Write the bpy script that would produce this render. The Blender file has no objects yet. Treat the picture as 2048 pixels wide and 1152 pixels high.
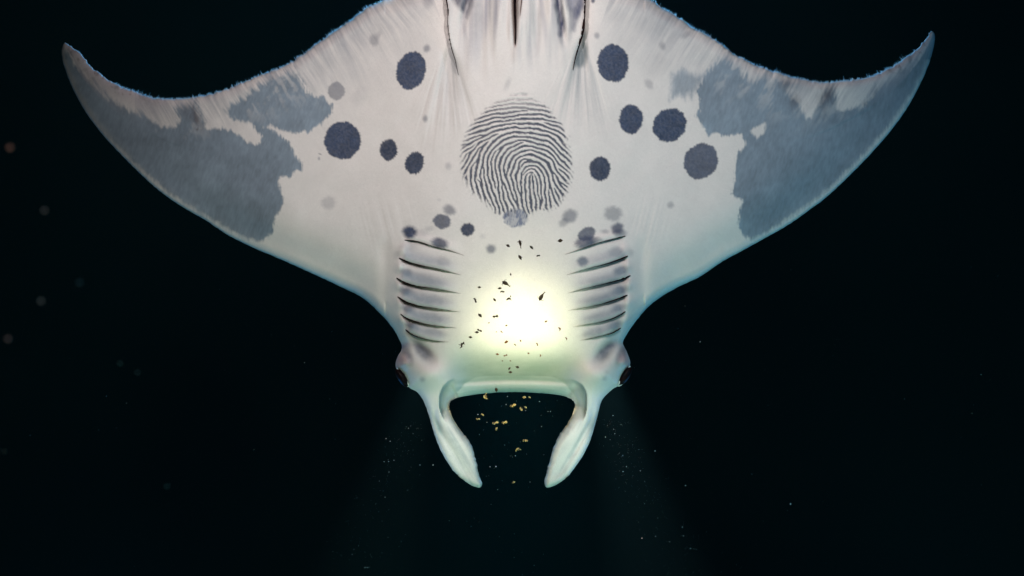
import bpy, math, random
import numpy as np
from mathutils import Vector, kdtree

C = bpy.context.scene.collection
sc = bpy.context.scene

# ------------------------------------------------------------------ camera, world, light, exposure
F_PX, DIST = 1740.0, 4.0
cam_data = bpy.data.cameras.new('camera')
cam = bpy.data.objects.new('camera', cam_data)
C.objects.link(cam)
cam.location = (0, -DIST, 0)
cam.rotation_euler = (math.radians(90), 0, 0)
cam_data.sensor_width = 36
cam_data.lens = 36 * F_PX / 2048
cam_data.clip_start = 0.05
cam_data.clip_end = 200
cam_data.dof.use_dof = True
cam_data.dof.focus_distance = 3.9
cam_data.dof.aperture_fstop = cam_data.lens / 8.5          # aperture about 8.5 mm across
cam_data.dof.aperture_blades = 8
sc.camera = cam

world = bpy.data.worlds.new('World')
sc.world = world
world.use_nodes = True
world.node_tree.nodes['Background'].inputs[0].default_value = (0.0, 0.0016, 0.0018, 1)
world.node_tree.nodes['Background'].inputs[1].default_value = 1.0

sc.view_settings.view_transform = 'Standard'
sc.view_settings.look = 'None'
sc.view_settings.exposure = 0
sc.view_settings.gamma = 1
sc.view_settings.use_curve_mapping = False
sc.render.engine = 'CYCLES'
sc.cycles.use_denoising = True
sc.cycles.max_bounces = 5
sc.cycles.diffuse_bounces = 2
sc.cycles.volume_bounces = 0
sc.cycles.sample_clamp_indirect = 4

PX = DIST / F_PX                                            # metres per photograph pixel in the plane of the belly


def P(px, py, h=0.0):
    """A point h pixel-units in front of the belly plane, on the sight line of (px, py)."""
    dep = DIST - h * PX
    return Vector(((px - 1024) / F_PX * dep, dep - DIST, (576 - py) / F_PX * dep))


def aim(o, target):
    d = Vector(target) - o.location
    o.rotation_euler = d.to_track_quat('-Z', 'Y').to_euler()


def spot(name, loc, target, power, color, size, blend, radius=0.05):
    l = bpy.data.lights.new(name, 'SPOT')
    l.energy = power; l.color = color; l.spot_size = math.radians(size); l.spot_blend = blend
    l.shadow_soft_size = radius
    o = bpy.data.objects.new(name, l); C.objects.link(o); o.location = loc; aim(o, target)
    return o


def area(name, loc, target, power, color, size):
    l = bpy.data.lights.new(name, 'AREA')
    l.energy = power; l.color = color; l.size = size; l.shape = 'DISK'
    o = bpy.data.objects.new(name, l); C.objects.link(o); o.location = loc; aim(o, target)
    return o


# two strobes on the camera's arms, slightly above it
spot('strobe_lamp', (-1.0, -3.4, 1.7), (-0.30, 0, 0.92), 228, (1.0, 0.90, 0.92), 73, 1.0, 0.15)
spot('strobe_lamp', (0.9, -3.4, 1.9), (0.10, 0, 1.0), 215, (1.0, 0.92, 0.90), 73, 1.0, 0.15)
# unseen green-blue fill lights: from below, and from far on the other side
area('fill_light', (-1.1, -1.3, -3.3), (0, 0, -0.3), 16, (0.48, 1.0, 0.68), 0.5)
area('fill_light', (1.7, -1.3, -3.0), (0.4, 0, -0.2), 19, (0.38, 1.0, 0.76), 0.5)
area('fill_light', (4.6, -2.6, -0.6), (1.7, 0, 0.6), 34, (0.06, 0.55, 1.0), 0.6)  # added blue fill in place of the water absorbing red
spot('fill_light', (-0.5, -3.3, -1.2), P(880, 870), 230, (1.0, 1.0, 0.97), 13, 1.0, 0.1)  # pair of added spots that brighten the head fins
spot('fill_light', (0.5, -3.3, -1.2), P(1180, 870), 230, (1.0, 1.0, 0.97), 13, 1.0, 0.1)
# blue lamps behind and under the animal: they rim its edges
area('rim_light', (-3.0, 1.6, -2.6), (-0.6, 0, -0.2), 24, (0.08, 0.40, 1.0), 0.5)
area('rim_light', (3.0, 1.6, -2.6), (0.6, 0, -0.2), 24, (0.08, 0.40, 1.0), 0.5)
area('rim_light', (0.0, 2.0, 3.6), (0, 0, 1.0), 190, (0.12, 0.55, 1.0), 0.8)
# the warm torch on the throat
spot('torch', (0.10, -2.3, -0.30), P(1044, 652, 70), 250, (1.0, 0.92, 0.58), 15.2, 1.0, 0.12)
spot('torch', (0.10, -2.4, -0.45), P(1040, 620, 70), 48, (1.0, 0.95, 0.56), 24, 1.0, 0.12)  # added wider cone that spreads the halo
spot('torch', P(1032, 850, 420), P(1030, 790, 0), 4.5, (1.0, 0.82, 0.36), 75, 1.0, 0.05)  # added unseen warm lamp for fin inner edges, lip and plankton
# torches behind the head, their shafts showing in the water on both sides
spot('torch', (0.02, 0.75, 0.25), (0.02, 1.0, -3.0), 1100, (0.06, 0.72, 0.90), 58, 1.0, 0.04)
spot('torch', P(1165, 600, -110), P(1335, 1250, -110), 2500, (0.85, 0.88, 0.92), 27, 1.0, 0.03)
spot('torch', P(885, 600, -110), P(710, 1250, -110), 1250, (0.80, 0.88, 0.88), 27, 1.0, 0.03)
# added unseen lamp behind the camera, strong only on what drifts just before the lens
spot('mote_fill', (0.0, -4.35, 0.25), (-1.0, -3.1, -0.25), 12, (1.0, 0.95, 0.9), 120, 1.0, 0.03)

# ------------------------------------------------------------------ helpers
rng = np.random.RandomState(7)


def tag(o, label=None, cat=None, group=None, kind=None):
    if label: o['label'] = label
    if cat: o['category'] = cat
    if group: o['group'] = group
    if kind: o['kind'] = kind
    return o


def mesh_np(name, verts, quads=None, tris=None):
    me = bpy.data.meshes.new(name)
    nq = 0 if quads is None else len(quads)
    nt = 0 if tris is None else len(tris)
    me.vertices.add(len(verts))
    me.vertices.foreach_set('co', np.ascontiguousarray(verts, dtype=np.float32).ravel())
    parts, starts, s = [], [], 0
    if nq:
        parts.append(np.asarray(quads, dtype=np.int32).ravel()); starts.append(np.arange(nq) * 4); s = nq * 4
    if nt:
        parts.append(np.asarray(tris, dtype=np.int32).ravel()); starts.append(s + np.arange(nt) * 3)
    loops = np.concatenate(parts)
    me.loops.add(len(loops)); me.loops.foreach_set('vertex_index', loops)
    me.polygons.add(nq + nt)
    me.polygons.foreach_set('loop_start', np.concatenate(starts).astype(np.int32))
    me.update(calc_edges=True)
    me.validate()
    me.polygons.foreach_set('use_smooth', np.ones(nq + nt, dtype=bool))
    return me


def link(name, me, mat, parent=None):
    o = bpy.data.objects.new(name, me); C.objects.link(o)
    if mat: me.materials.append(mat)
    if parent: o.parent = parent
    return o


def smooth(a, b, x):
    t = np.clip((x - a) / (b - a), 0, 1)
    return t * t * (3 - 2 * t)


def vnoise(x, y, sx, sy=None, seed=0):
    """smooth value noise in -1..1"""
    sy = sy or sx
    r = np.random.RandomState(seed + 11)
    tab = r.rand(256, 256) * 2 - 1
    u = np.asarray(x) / sx + 1000.0; v = np.asarray(y) / sy + 1000.0
    iu = np.floor(u).astype(int); iv = np.floor(v).astype(int)
    fu = u - iu; fv = v - iv
    fu = fu * fu * (3 - 2 * fu); fv = fv * fv * (3 - 2 * fv)
    iu &= 255; iv &= 255; ju = (iu + 1) & 255; jv = (iv + 1) & 255
    return ((tab[iu, iv] * (1 - fu) + tab[ju, iv] * fu) * (1 - fv) + (tab[iu, jv] * (1 - fu) + tab[ju, jv] * fu) * fv)


def fbm(x, y, s, seed=0, octaves=4):
    a, out, n = 1.0, 0, 0
    for k in range(octaves):
        out = out + a * vnoise(x, y, s / 2 ** k, seed=seed + k * 17); n += a; a *= 0.55
    return out / n


def spline(pts, step=1.0, closed=True):
    p = np.array(pts, float); n = len(p); out = []
    rngk = range(n) if closed else range(n - 1)
    for i in rngk:
        if closed:
            p0, p1, p2, p3 = p[(i - 1) % n], p[i], p[(i + 1) % n], p[(i + 2) % n]
        else:
            p0, p1, p2, p3 = p[max(i - 1, 0)], p[i], p[i + 1], p[min(i + 2, n - 1)]
        m = max(2, int(np.hypot(*(p2 - p1)) / step))
        # centripetal parameters keep the curve from overshooting where control points crowd
        t0 = 0; t1 = t0 + max(np.hypot(*(p1 - p0)), 1e-3) ** .5; t2 = t1 + max(np.hypot(*(p2 - p1)), 1e-3) ** .5
        t3 = t2 + max(np.hypot(*(p3 - p2)), 1e-3) ** .5
        t = np.linspace(t1, t2, m, endpoint=False)[:, None]
        A1 = (t1 - t) / (t1 - t0) * p0 + (t - t0) / (t1 - t0) * p1
        A2 = (t2 - t) / (t2 - t1) * p1 + (t - t1) / (t2 - t1) * p2
        A3 = (t3 - t) / (t3 - t2) * p2 + (t - t2) / (t3 - t2) * p3
        B1 = (t2 - t) / (t2 - t0) * A1 + (t - t0) / (t2 - t0) * A2
        B2 = (t3 - t) / (t3 - t1) * A2 + (t - t1) / (t3 - t1) * A3
        out.append((t2 - t) / (t2 - t1) * B1 + (t - t1) / (t2 - t1) * B2)
    if not closed: out.append(p[-1:])
    return np.concatenate(out)


def inside(poly, X, Y):
    res = np.zeros(X.shape, bool)
    x0, y0 = poly[:, 0], poly[:, 1]; x1, y1 = np.roll(x0, -1), np.roll(y0, -1)
    for a, b, c, d in zip(x0, y0, x1, y1):
        if b == d: continue
        m = (b > Y) != (d > Y)
        res ^= m & (X < (c - a) * (Y - b) / (d - b) + a)
    return res


def line_dist(poly, X, Y, closed=False):
    """distance, signed side (+ to the right of travel on screen) and parameter 0..1 along an open polyline"""
    p = np.array(poly, float)
    if closed: p = np.vstack([p, p[:1]])
    seg = np.hypot(*np.diff(p, axis=0).T); cum = np.concatenate([[0], np.cumsum(seg)]); tot = cum[-1]
    best = np.full(X.shape, 1e9); side = np.zeros(X.shape); par = np.zeros(X.shape)
    for k in range(len(p) - 1):
        ax, ay = p[k]; dx, dy = p[k + 1] - p[k]; L2 = dx * dx + dy * dy + 1e-9
        t = np.clip(((X - ax) * dx + (Y - ay) * dy) / L2, 0, 1)
        qx = X - ax - t * dx; qy = Y - ay - t * dy
        d = np.hypot(qx, qy); m = d < best
        best[m] = d[m]; side[m] = np.sign(dx * qy - dy * qx)[m]; par[m] = ((cum[k] + t * seg[k]) / tot)[m]
    return best, side, par


def local(poly, X, Y, reach):
    p = np.array(poly)
    return np.where((X > p[:, 0].min() - reach) & (X < p[:, 0].max() + reach) & (Y > p[:, 1].min() - reach) & (Y < p[:, 1].max() + reach))[0]


# ------------------------------------------------------------------ materials
def principled(name, color=(0.5, 0.5, 0.5), rough=0.5, spec=0.3, noise=None, bump=0.0):
    m = bpy.data.materials.new(name); m.use_nodes = True
    nt = m.node_tree; b = nt.nodes['Principled BSDF']
    b.inputs['Base Color'].default_value = (*color, 1)
    b.inputs['Roughness'].default_value = rough
    b.inputs['Specular IOR Level'].default_value = spec
    if noise:
        tc = nt.nodes.new('ShaderNodeTexCoord'); nz = nt.nodes.new('ShaderNodeTexNoise')
        nz.inputs['Scale'].default_value = noise[0]; nz.inputs['Detail'].default_value = 4
        nt.links.new(tc.outputs['Object'], nz.inputs['Vector'])
        mx = nt.nodes.new('ShaderNodeMix'); mx.data_type = 'RGBA'
        mx.inputs[6].default_value = (*color, 1); mx.inputs[7].default_value = (*noise[1], 1)
        mr = nt.nodes.new('ShaderNodeMapRange'); mr.inputs[1].default_value = 0.40; mr.inputs[2].default_value = 0.60
        nt.links.new(nz.outputs['Fac'], mr.inputs[0]); nt.links.new(mr.outputs[0], mx.inputs[0]); nt.links.new(mx.outputs[2], b.inputs['Base Color'])
        if bump:
            bp = nt.nodes.new('ShaderNodeBump'); bp.inputs['Strength'].default_value = bump
            bp.inputs['Distance'].default_value = 0.002
            nt.links.new(nz.outputs['Fac'], bp.inputs['Height']); nt.links.new(bp.outputs['Normal'], b.inputs['Normal'])
    return m


def skin_material():
    m = bpy.data.materials.new('manta_skin'); m.use_nodes = True
    nt = m.node_tree; b = nt.nodes['Principled BSDF']; N = nt.nodes.new; L = nt.links.new
    at = N('ShaderNodeAttribute'); at.attribute_name = 'skin_color'
    tc = N('ShaderNodeTexCoord')
    n1 = N('ShaderNodeTexNoise'); n1.inputs['Scale'].default_value = 260; n1.inputs['Detail'].default_value = 3
    n2 = N('ShaderNodeTexNoise'); n2.inputs['Scale'].default_value = 9; n2.inputs['Detail'].default_value = 5
    for n in (n1, n2): L(tc.outputs['Object'], n.inputs['Vector'])
    r1 = N('ShaderNodeMapRange'); r1.inputs[3].default_value = 0.84; r1.inputs[4].default_value = 1.13
    r2 = N('ShaderNodeMapRange'); r2.inputs[3].default_value = 0.93; r2.inputs[4].default_value = 1.05
    L(n1.outputs['Fac'], r1.inputs[0]); L(n2.outputs['Fac'], r2.inputs[0])
    mu = N('ShaderNodeMath'); mu.operation = 'MULTIPLY'; L(r1.outputs[0], mu.inputs[0]); L(r2.outputs[0], mu.inputs[1])
    vm = N('ShaderNodeVectorMath'); vm.operation = 'SCALE'
    L(at.outputs['Color'], vm.inputs[0]); L(mu.outputs[0], vm.inputs['Scale'])
    L(vm.outputs[0], b.inputs['Base Color'])
    bp = N('ShaderNodeBump'); bp.inputs['Strength'].default_value = 0.35; bp.inputs['Distance'].default_value = 0.0015
    L(n1.outputs['Fac'], bp.inputs['Height']); L(bp.outputs['Normal'], b.inputs['Normal'])
    b.inputs['Roughness'].default_value = 0.5
    b.inputs['Specular IOR Level'].default_value = 0.22
    return m


MAT_SKIN = skin_material()
MAT_SLIT = principled('gill_cavity', (0.006, 0.004, 0.005), 0.95, 0.0, (60, (0.022, 0.009, 0.008)))
MAT_EYE = principled('eye_black', (0.003, 0.003, 0.004), 0.4, 0.06, (40, (0.008, 0.003, 0.003)))
MAT_LID = principled('eyelid_skin', (0.35, 0.55, 0.52), 0.45, 0.3, (120, (0.6, 0.72, 0.68)))
MAT_FRINGE = principled('fin_fringe_skin', (0.35, 0.5, 0.62), 0.5, 0.3, (90, (0.6, 0.62, 0.62)))
MAT_UNLIT = principled('unlit_plankton', (0.014, 0.009, 0.003), 0.45, 0.25, (5, (0.04, 0.022, 0.005)), 0.6)  # unlit silhouettes before the bright belly, painted as a dark colour
MAT_BROWN = principled('brown_plankton', (0.05, 0.022, 0.004), 0.45, 0.3, (5, (0.16, 0.06, 0.010)), 0.6)
MAT_LIT = principled('lit_plankton', (0.05, 0.016, 0.002), 0.3, 0.5, (4.2, (1.0, 0.76, 0.30)), 0.4)  # lit golden tone and pale glints painted into the colour
MAT_SNOW = principled('marine_snow', (0.75, 0.78, 0.76), 0.7, 0.2, (80, (0.55, 0.5, 0.42)))

# ------------------------------------------------------------------ the open water: dark surround and haze
bpy.ops.mesh.primitive_uv_sphere_add(segments=48, ring_count=24, radius=60)
water = bpy.context.object; water.name = 'water'; water.data.name = 'water'
m = bpy.data.materials.new('deep_water'); m.use_nodes = True
nt = m.node_tree; nt.nodes.remove(nt.nodes['Principled BSDF'])
em = nt.nodes.new('ShaderNodeEmission'); tc = nt.nodes.new('ShaderNodeTexCoord'); nz = nt.nodes.new('ShaderNodeTexNoise')
nz.inputs['Scale'].default_value = 0.05; nz.inputs['Detail'].default_value = 2
rp = nt.nodes.new('ShaderNodeValToRGB')
rp.color_ramp.elements[0].color = (0.0001, 0.0006, 0.0007, 1); rp.color_ramp.elements[0].position = 0.3
rp.color_ramp.elements[1].color = (0.0002, 0.0014, 0.0014, 1); rp.color_ramp.elements[1].position = 0.7
nt.links.new(tc.outputs['Object'], nz.inputs['Vector']); nt.links.new(nz.outputs['Fac'], rp.inputs[0])
nt.links.new(rp.outputs[0], em.inputs[0]); nt.links.new(em.outputs[0], nt.nodes['Material Output'].inputs[0])
water.data.materials.append(m)
tag(water, 'dark blue black night water all around the manta', kind='structure')

bpy.ops.mesh.primitive_cube_add(size=1)
haze = bpy.context.object; haze.name = 'haze'; haze.data.name = 'haze'
haze.scale = (16, 14, 14)
m = bpy.data.materials.new('haze'); m.use_nodes = True
nt = m.node_tree; nt.nodes.remove(nt.nodes['Principled BSDF'])
pv = nt.nodes.new('ShaderNodeVolumePrincipled')
pv.inputs['Color'].default_value = (0.32, 0.76, 0.82, 1); pv.inputs['Density'].default_value = 0.0010
nt.links.new(pv.outputs[0], nt.nodes['Material Output'].inputs['Volume'])
haze.data.materials.append(m)
tag(haze, 'faint suspended haze in the lit water', kind='stuff')

# ------------------------------------------------------------------ outline of the manta
OUT_LEFT_LEAD = [(129, 86), (124, 96), (123, 106), (127, 128), (143, 171), (170, 222), (205, 269), (241, 308), (280, 347), (319, 382),
    (373, 419), (412, 441), (452, 468), (506, 495), (560, 518), (620, 545), (680, 573), (727, 597), (760, 627), (784, 654), (799, 680),
    (804, 695), (795, 714), (791, 728), (793, 738), (800, 745), (808, 756), (814, 766), (819, 775), (834, 784), (847, 802), (857, 828),
    (863, 849), (872, 878), (887, 911), (908, 943), (928, 961), (949, 973), (960, 974.5), (964, 968), (959, 952), (952, 920), (940, 884),
    (919, 858), (905, 834), (899, 815), (901, 804), (911, 797), (937, 791), (967, 787)]
OUT_RIGHT_LEAD = [(1024, 784), (1080, 786), (1110, 789), (1130, 793), (1143, 799), (1149, 807), (1146, 825), (1136, 846), (1118, 870), (1109, 890), (1099, 923),
    (1091, 952), (1089, 967), (1093, 974.5), (1109, 971), (1133, 955), (1156, 926), (1174, 896), (1186, 864), (1195, 831), (1203, 802),
    (1215, 787), (1227, 777), (1238, 771), (1241, 764), (1246, 752), (1254, 740), (1259, 734), (1260, 722), (1251, 698), (1246, 686),
    (1257, 663), (1281, 631), (1304, 607), (1345, 580), (1400, 553), (1445, 523), (1487, 500), (1534, 474), (1573, 452), (1612, 425), (1651, 396), (1691, 359),
    (1730, 320), (1769, 277), (1808, 226), (1839, 171), (1859, 124), (1870, 77), (1868, 66), (1864, 63)]
OUT_RIGHT_TRAIL = [(1847, 85), (1823, 107), (1792, 128), (1757, 146), (1722, 157), (1675, 163), (1632, 163), (1589, 155), (1550, 144),
    (1511, 130), (1472, 111), (1433, 83), (1405, 66), (1386, 56), (1344, 28), (1317, 10), (1295, -4), (1262, -22), (1225, -36)]
OUT_TOP = [(1185, -46), (1172, -70), (1160, -112), (1120, -150), (1080, -150), (1050, -130), (1040, -150), (1036, -300), (1033, -700), (1030, -760),
    (1027, -700), (1024, -300), (1020, -150), (1010, -130), (980, -150), (940, -150), (905, -112), (892, -70), (880, -46)]
OUT_LEFT_TRAIL = [(850, -36), (810, -18), (785, -5), (767, 0), (735, 16), (704, 39), (673, 62), (642, 83), (608, 107), (569, 132), (510, 155),
    (471, 171), (432, 185), (389, 194), (350, 198), (303, 194), (268, 183), (233, 169), (201, 148), (178, 128), (159, 105), (143, 93)]
raw_out = OUT_LEFT_LEAD + OUT_RIGHT_LEAD + OUT_RIGHT_TRAIL + OUT_TOP + OUT_LEFT_TRAIL
outline = spline(raw_out, 1.0)
# the fins' rear margins are ragged
ox, oy = outline[:, 0].copy(), outline[:, 1].copy()
tan = np.roll(outline, -3, 0) - np.roll(outline, 3, 0); tan /= np.hypot(*tan.T)[:, None] + 1e-6
nrm = np.stack([tan[:, 1], -tan[:, 0]], 1)
idx = np.arange(len(outline)); arc = np.concatenate([[0], np.cumsum(np.hypot(*np.diff(outline, axis=0).T))])
i_rt = np.argmin(np.hypot(ox - 1864, oy - 63)); i_rt2 = np.argmin(np.hypot(ox - 1225, oy + 36))
i_lt = np.argmin(np.hypot(ox - 850, oy + 36))
trail = ((idx > i_rt) & (idx < i_rt2)) | (idx > i_lt)
rag = (vnoise(arc, arc * 0, 3.2, seed=3) * 1.3 + vnoise(arc, arc * 0, 11, seed=4) * 1.2) * trail
rag += vnoise(arc, arc * 0, 6, seed=5) * 0.35 * (~trail)
# finely scalloped inner margins of the head fins
inner = (oy > 840) & (oy < 962) & (((ox > 905) & (ox < 962)) | ((ox > 1088) & (ox < 1140)))
rag += vnoise(arc, arc * 0, 4.2, seed=6) * 0.9 * inner
outline = outline + nrm * rag[:, None]
kd = kdtree.KDTree(len(outline))
for i, (a, b) in enumerate(outline): kd.insert((a, b, 0), i)
kd.balance()

# ------------------------------------------------------------------ feature lines
SLITS = [
    [(809, 480), (834, 483), (869, 494), (902, 502), (928, 511)],
    [(798, 516), (819, 525), (849, 533), (878, 539), (922, 550)],
    [(793, 556), (807, 564), (831, 572), (863, 577), (893, 582), (921, 587)],
    [(795, 593), (810, 603), (837, 612), (866, 617), (896, 621), (921, 624)],
    [(801, 628), (816, 638), (840, 646), (863, 651), (890, 654), (913, 656)],
    [(811, 659), (822, 668), (837, 675), (857, 680), (878, 683), (897, 684)],
    [(1251, 472), (1228, 478), (1198, 486), (1166, 497), (1130, 509)],
    [(1256, 512), (1239, 519), (1213, 528), (1183, 536), (1133, 550)],
    [(1261, 551), (1242, 559), (1213, 567), (1177, 576), (1136, 586)],
    [(1255, 590), (1233, 599), (1204, 608), (1174, 615), (1136, 621)],
    [(1251, 623), (1233, 634), (1207, 643), (1177, 649), (1145, 654)],
    [(1242, 656), (1225, 666), (1204, 672), (1183, 677), (1160, 681)]]
SLIT_W = [1.5, 2.7, 3.6, 3.4, 2.7, 2.1, 1.7, 3.1, 3.4, 3.0, 2.5, 2.0]
SLITS = [spline(s, 3, False) for s in SLITS]
SEAM_L = spline([(891, -80), (892, -30), (893, 0), (896, 20), (895.5, 45), (898, 70), (903, 96), (910, 120), (917, 150)], 3, False)
SEAM_R = spline([(1172, -80), (1171, -30), (1170, 0), (1168.5, 35), (1166, 60), (1160, 84), (1152, 112), (1146, 140)], 3, False)
CORNER_L = spline([(916, 757), (900, 761), (888, 771), (880.5, 786), (877.5, 803), (880, 822), (890, 846)], 3, False)
CORNER_R = spline([(1136, 757), (1152, 762), (1165, 771), (1172, 784), (1174.5, 802), (1173, 822), (1164, 846)], 3, False)
XC = 1030.0


def height(X, Y, d):
    """front surface, in pixel units towards the viewer; d = distance to the outline"""
    u = np.abs(X - XC)
    head = smooth(680, 860, Y)
    T = 10 + 20 * np.clip(1 - np.sqrt(u * u + 6400) / 850, 0, 1) + 62 * np.exp(-(u / 265) ** 3)
    T = T + 26 * np.exp(-(u / 95) ** 2) * smooth(-100, 60, Y) * (1 - smooth(250, 480, Y)) * 0.6
    T = np.where(Y < -130, 6, T * smooth(-190, -90, Y) + 6 * (1 - smooth(-190, -90, Y)))
    finT = 30 - 12 * smooth(850, 960, Y)
    T = T * (1 - head) + finT * head
    w = np.maximum(7, T * 0.62)
    w = np.where(u > 260, 12 + 14 * np.clip(1 - u / 900, 0, 1), w)
    t = np.clip(d / w, 0, 1)
    h = T * np.sqrt(np.clip(1 - (1 - t) ** 2, 0, 1))
    # mouth: the throat falls back towards the lip
    lip = np.exp(-(u / 118) ** 6)
    h = np.where(lip > .01, np.maximum(h - 66 * smooth(660, 805, Y) * lip * (1 - smooth(800, 850, Y)), np.minimum(h, 9 * np.sqrt(np.clip(d / 9, 0, 1)) + 0.35 * d)), h)
    h += 2 * np.exp(-((Y - (779 - 10 * np.cos(np.clip(u / 120, 0, 1.4)) * 1.0)) / 4.0) ** 2) * lip
    h -= 3.5 * np.exp(-((Y - (760 + 6 * (u / 100) ** 2)) / 4.5) ** 2) * lip
    # the head fins' roots stand forward
    for cx, cy, sx, sy, a in ((860, 750, 40, 30, 26), (1196, 750, 40, 30, 26), (808, 718, 12, 18, 13), (1249, 716, 12, 18, 13)):
        h += a * np.exp(-((X - cx) / sx) ** 2 - ((Y - cy) / sy) ** 2) * np.clip(d / 8, 0, 1)
    # hollows between the gill baskets and the eyes
    for cx, cy, ang, sx, sy, a in ((845, 702, 48, 30, 13, -17), (1213, 701, -48, 30, 13, -17), (812, 700, 70, 26, 9, -5), (1246, 698, -70, 26, 9, -5)):
        c, s = math.cos(math.radians(ang)), math.sin(math.radians(ang))
        p = (X - cx) * c + (Y - cy) * s; q = -(X - cx) * s + (Y - cy) * c
        h += a * np.exp(-(p / sx) ** 2 - (q / sy) ** 2)
    # mouth corners: the skin folds back inside the head fin
    for line, sg in ((CORNER_L, -1), (CORNER_R, 1)):
        k = local(line, X, Y, 60)
        dd, side, par = line_dist(line, X[k], Y[k])
        fade = smooth(0, 0.28, par) * (1 - smooth(0.75, 1.0, par))
        ins = side * sg > 0
        h[k] += fade * np.where(ins, -34 * np.exp(-dd / 24) * (1 - np.exp(-dd / 4.0)), 6 * np.exp(-dd / 8))
    # head fins: a long fold near their outer margin, hollow blade
    for line in ([(872, 800), (870, 830), (884, 868), (905, 905), (930, 945)], [(1187, 800), (1184, 835), (1168, 870), (1148, 905), (1120, 945)]):
        L = spline(line, 4, False); k = local(L, X, Y, 40)
        dd, side, par = line_dist(L, X[k], Y[k])
        h[k] -= 6.5 * np.exp(-(dd / 6.0) ** 2) * smooth(0, .25, par) * (1 - smooth(.35, 1, par)) + 3 * np.exp(-(dd / 10) ** 2) * smooth(0, .2, par)
    # gill baskets: overlapping flaps
    for i, s in enumerate(SLITS):
        k = local(s, X, Y, 40)
        dd, side, par = line_dist(s, X[k], Y[k])
        low = Y[k] > np.interp(X[k], *(s[np.argsort(s[:, 0])].T))
        fade = smooth(0, 0.10, par) * (1 - smooth(0.6, 1.0, par)) * np.clip((1.6 * SLIT_W[i]) / 5, .35, 1)
        endfade = np.where((par <= 0) | (par >= 1), 0, 1)
        h[k] += fade * endfade * np.where(low, -5.5 * np.exp(-dd / 8.0), 7 * np.exp(-((dd - 7) / 9) ** 2))
    for sx0, sg in ((797, 1), (1258, -1)):
        g = np.exp(-(((X - (sx0 + sg * 0.00035 * (Y - 575) ** 2 * 4)) / 9) ** 2)) * smooth(470, 510, Y) * (1 - smooth(650, 700, Y))
        h += 5 * g * (1 + 0.5 * np.cos((Y - 497) / 36 * 2 * math.pi)) * np.clip(d / 10, 0, 1)
        g2 = np.exp(-(((X - (sx0 - sg * 26)) / 14) ** 2)) * smooth(460, 520, Y) * (1 - smooth(600, 680, Y))
        h -= 6 * g2 * np.clip(d / 20, 0, 1)
    # pelvic folds
    for line, sg in ((SEAM_L, 1), (SEAM_R, -1)):
        k = local(line, X, Y, 130)
        dd, side, par = line_dist(line, X[k], Y[k])
        out = side * sg > 0
        fade = 1 - smooth(0.55, 1.0, par)
        h[k] += fade * np.where(out, -20 * np.exp(-dd / 13), 11 * np.exp(-dd / 14))
    # soft lengthwise folds between the pelvic fins
    top = 1 - smooth(20, 190, Y)
    mid = np.exp(-((X - XC) / 118) ** 6)
    h += top * mid * (10 * vnoise(X + Y * 0.06, Y, 27, 190, seed=21) + 1.8 * vnoise(X - Y * .05, Y, 11, 120, seed=22))
    h -= 15 * np.exp(-((X - (1117 + 0.13 * Y)) / 6.5) ** 2) * (1 - smooth(40, 105, Y))
    h -= 10 * np.exp(-((X - (936 - 0.22 * Y)) / 8) ** 2) * (1 - smooth(15, 80, Y))
    h -= 5 * np.exp(-((X - 1072) / 7) ** 2) * (1 - smooth(50, 130, Y))
    # vent
    h -= 16 * np.exp(-((X - 1030) / (1.2 + 3 * (1 - smooth(0, 92, Y)))) ** 2) * (1 - smooth(78, 96, Y)) * smooth(-80, -40, Y)
    h += 5 * np.exp(-((np.abs(X - 1030) - 9) / 5) ** 2) * (1 - smooth(50, 105, Y)) * smooth(-80, -40, Y)
    # wrinkles fanning out below the folds
    for cx, cy in ((898, 60), (1163, 45)):
        r = np.hypot(X - cx, Y - cy); a = np.arctan2(X - cx, Y - cy)
        mk = np.exp(-(a / 0.42) ** 4) * smooth(45, 90, r) * (1 - smooth(150, 280, r)) * (Y > cy)
        h += mk * (0.55 * vnoise(a * 220, r, 4.5, 60, seed=31) + 1.3 * vnoise(a * 220, r, 18, 150, seed=32))
        h -= 10 * np.exp(-(a / 0.20) ** 2) * smooth(20, 60, r) * (1 - smooth(60, 190, r)) * (Y > cy)
    # shallow dells and broad undulation of the skin
    h += 1.6 * fbm(X, Y, 70, seed=41, octaves=3) * np.clip(d / 15, 0, 1)
    # creases across the shoulders above the gills
    for cx in (780, 1285):
        mk = np.exp(-((X - cx) / 50) ** 2 - ((Y - 450) / 60) ** 2)
        h += mk * 0.5 * vnoise(X + (Y - 450) * 0.25 * np.sign(cx - XC), Y, 5, 110, seed=52)
    return h


def bend(X, Y):
    """how far the whole sheet lies behind the belly plane (the fin tips curl away)"""
    u = np.abs(X - XC) / 870
    return 230 * u ** 2.6 - 20 * (1 - np.exp(-(u * 2.5) ** 2))


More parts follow.
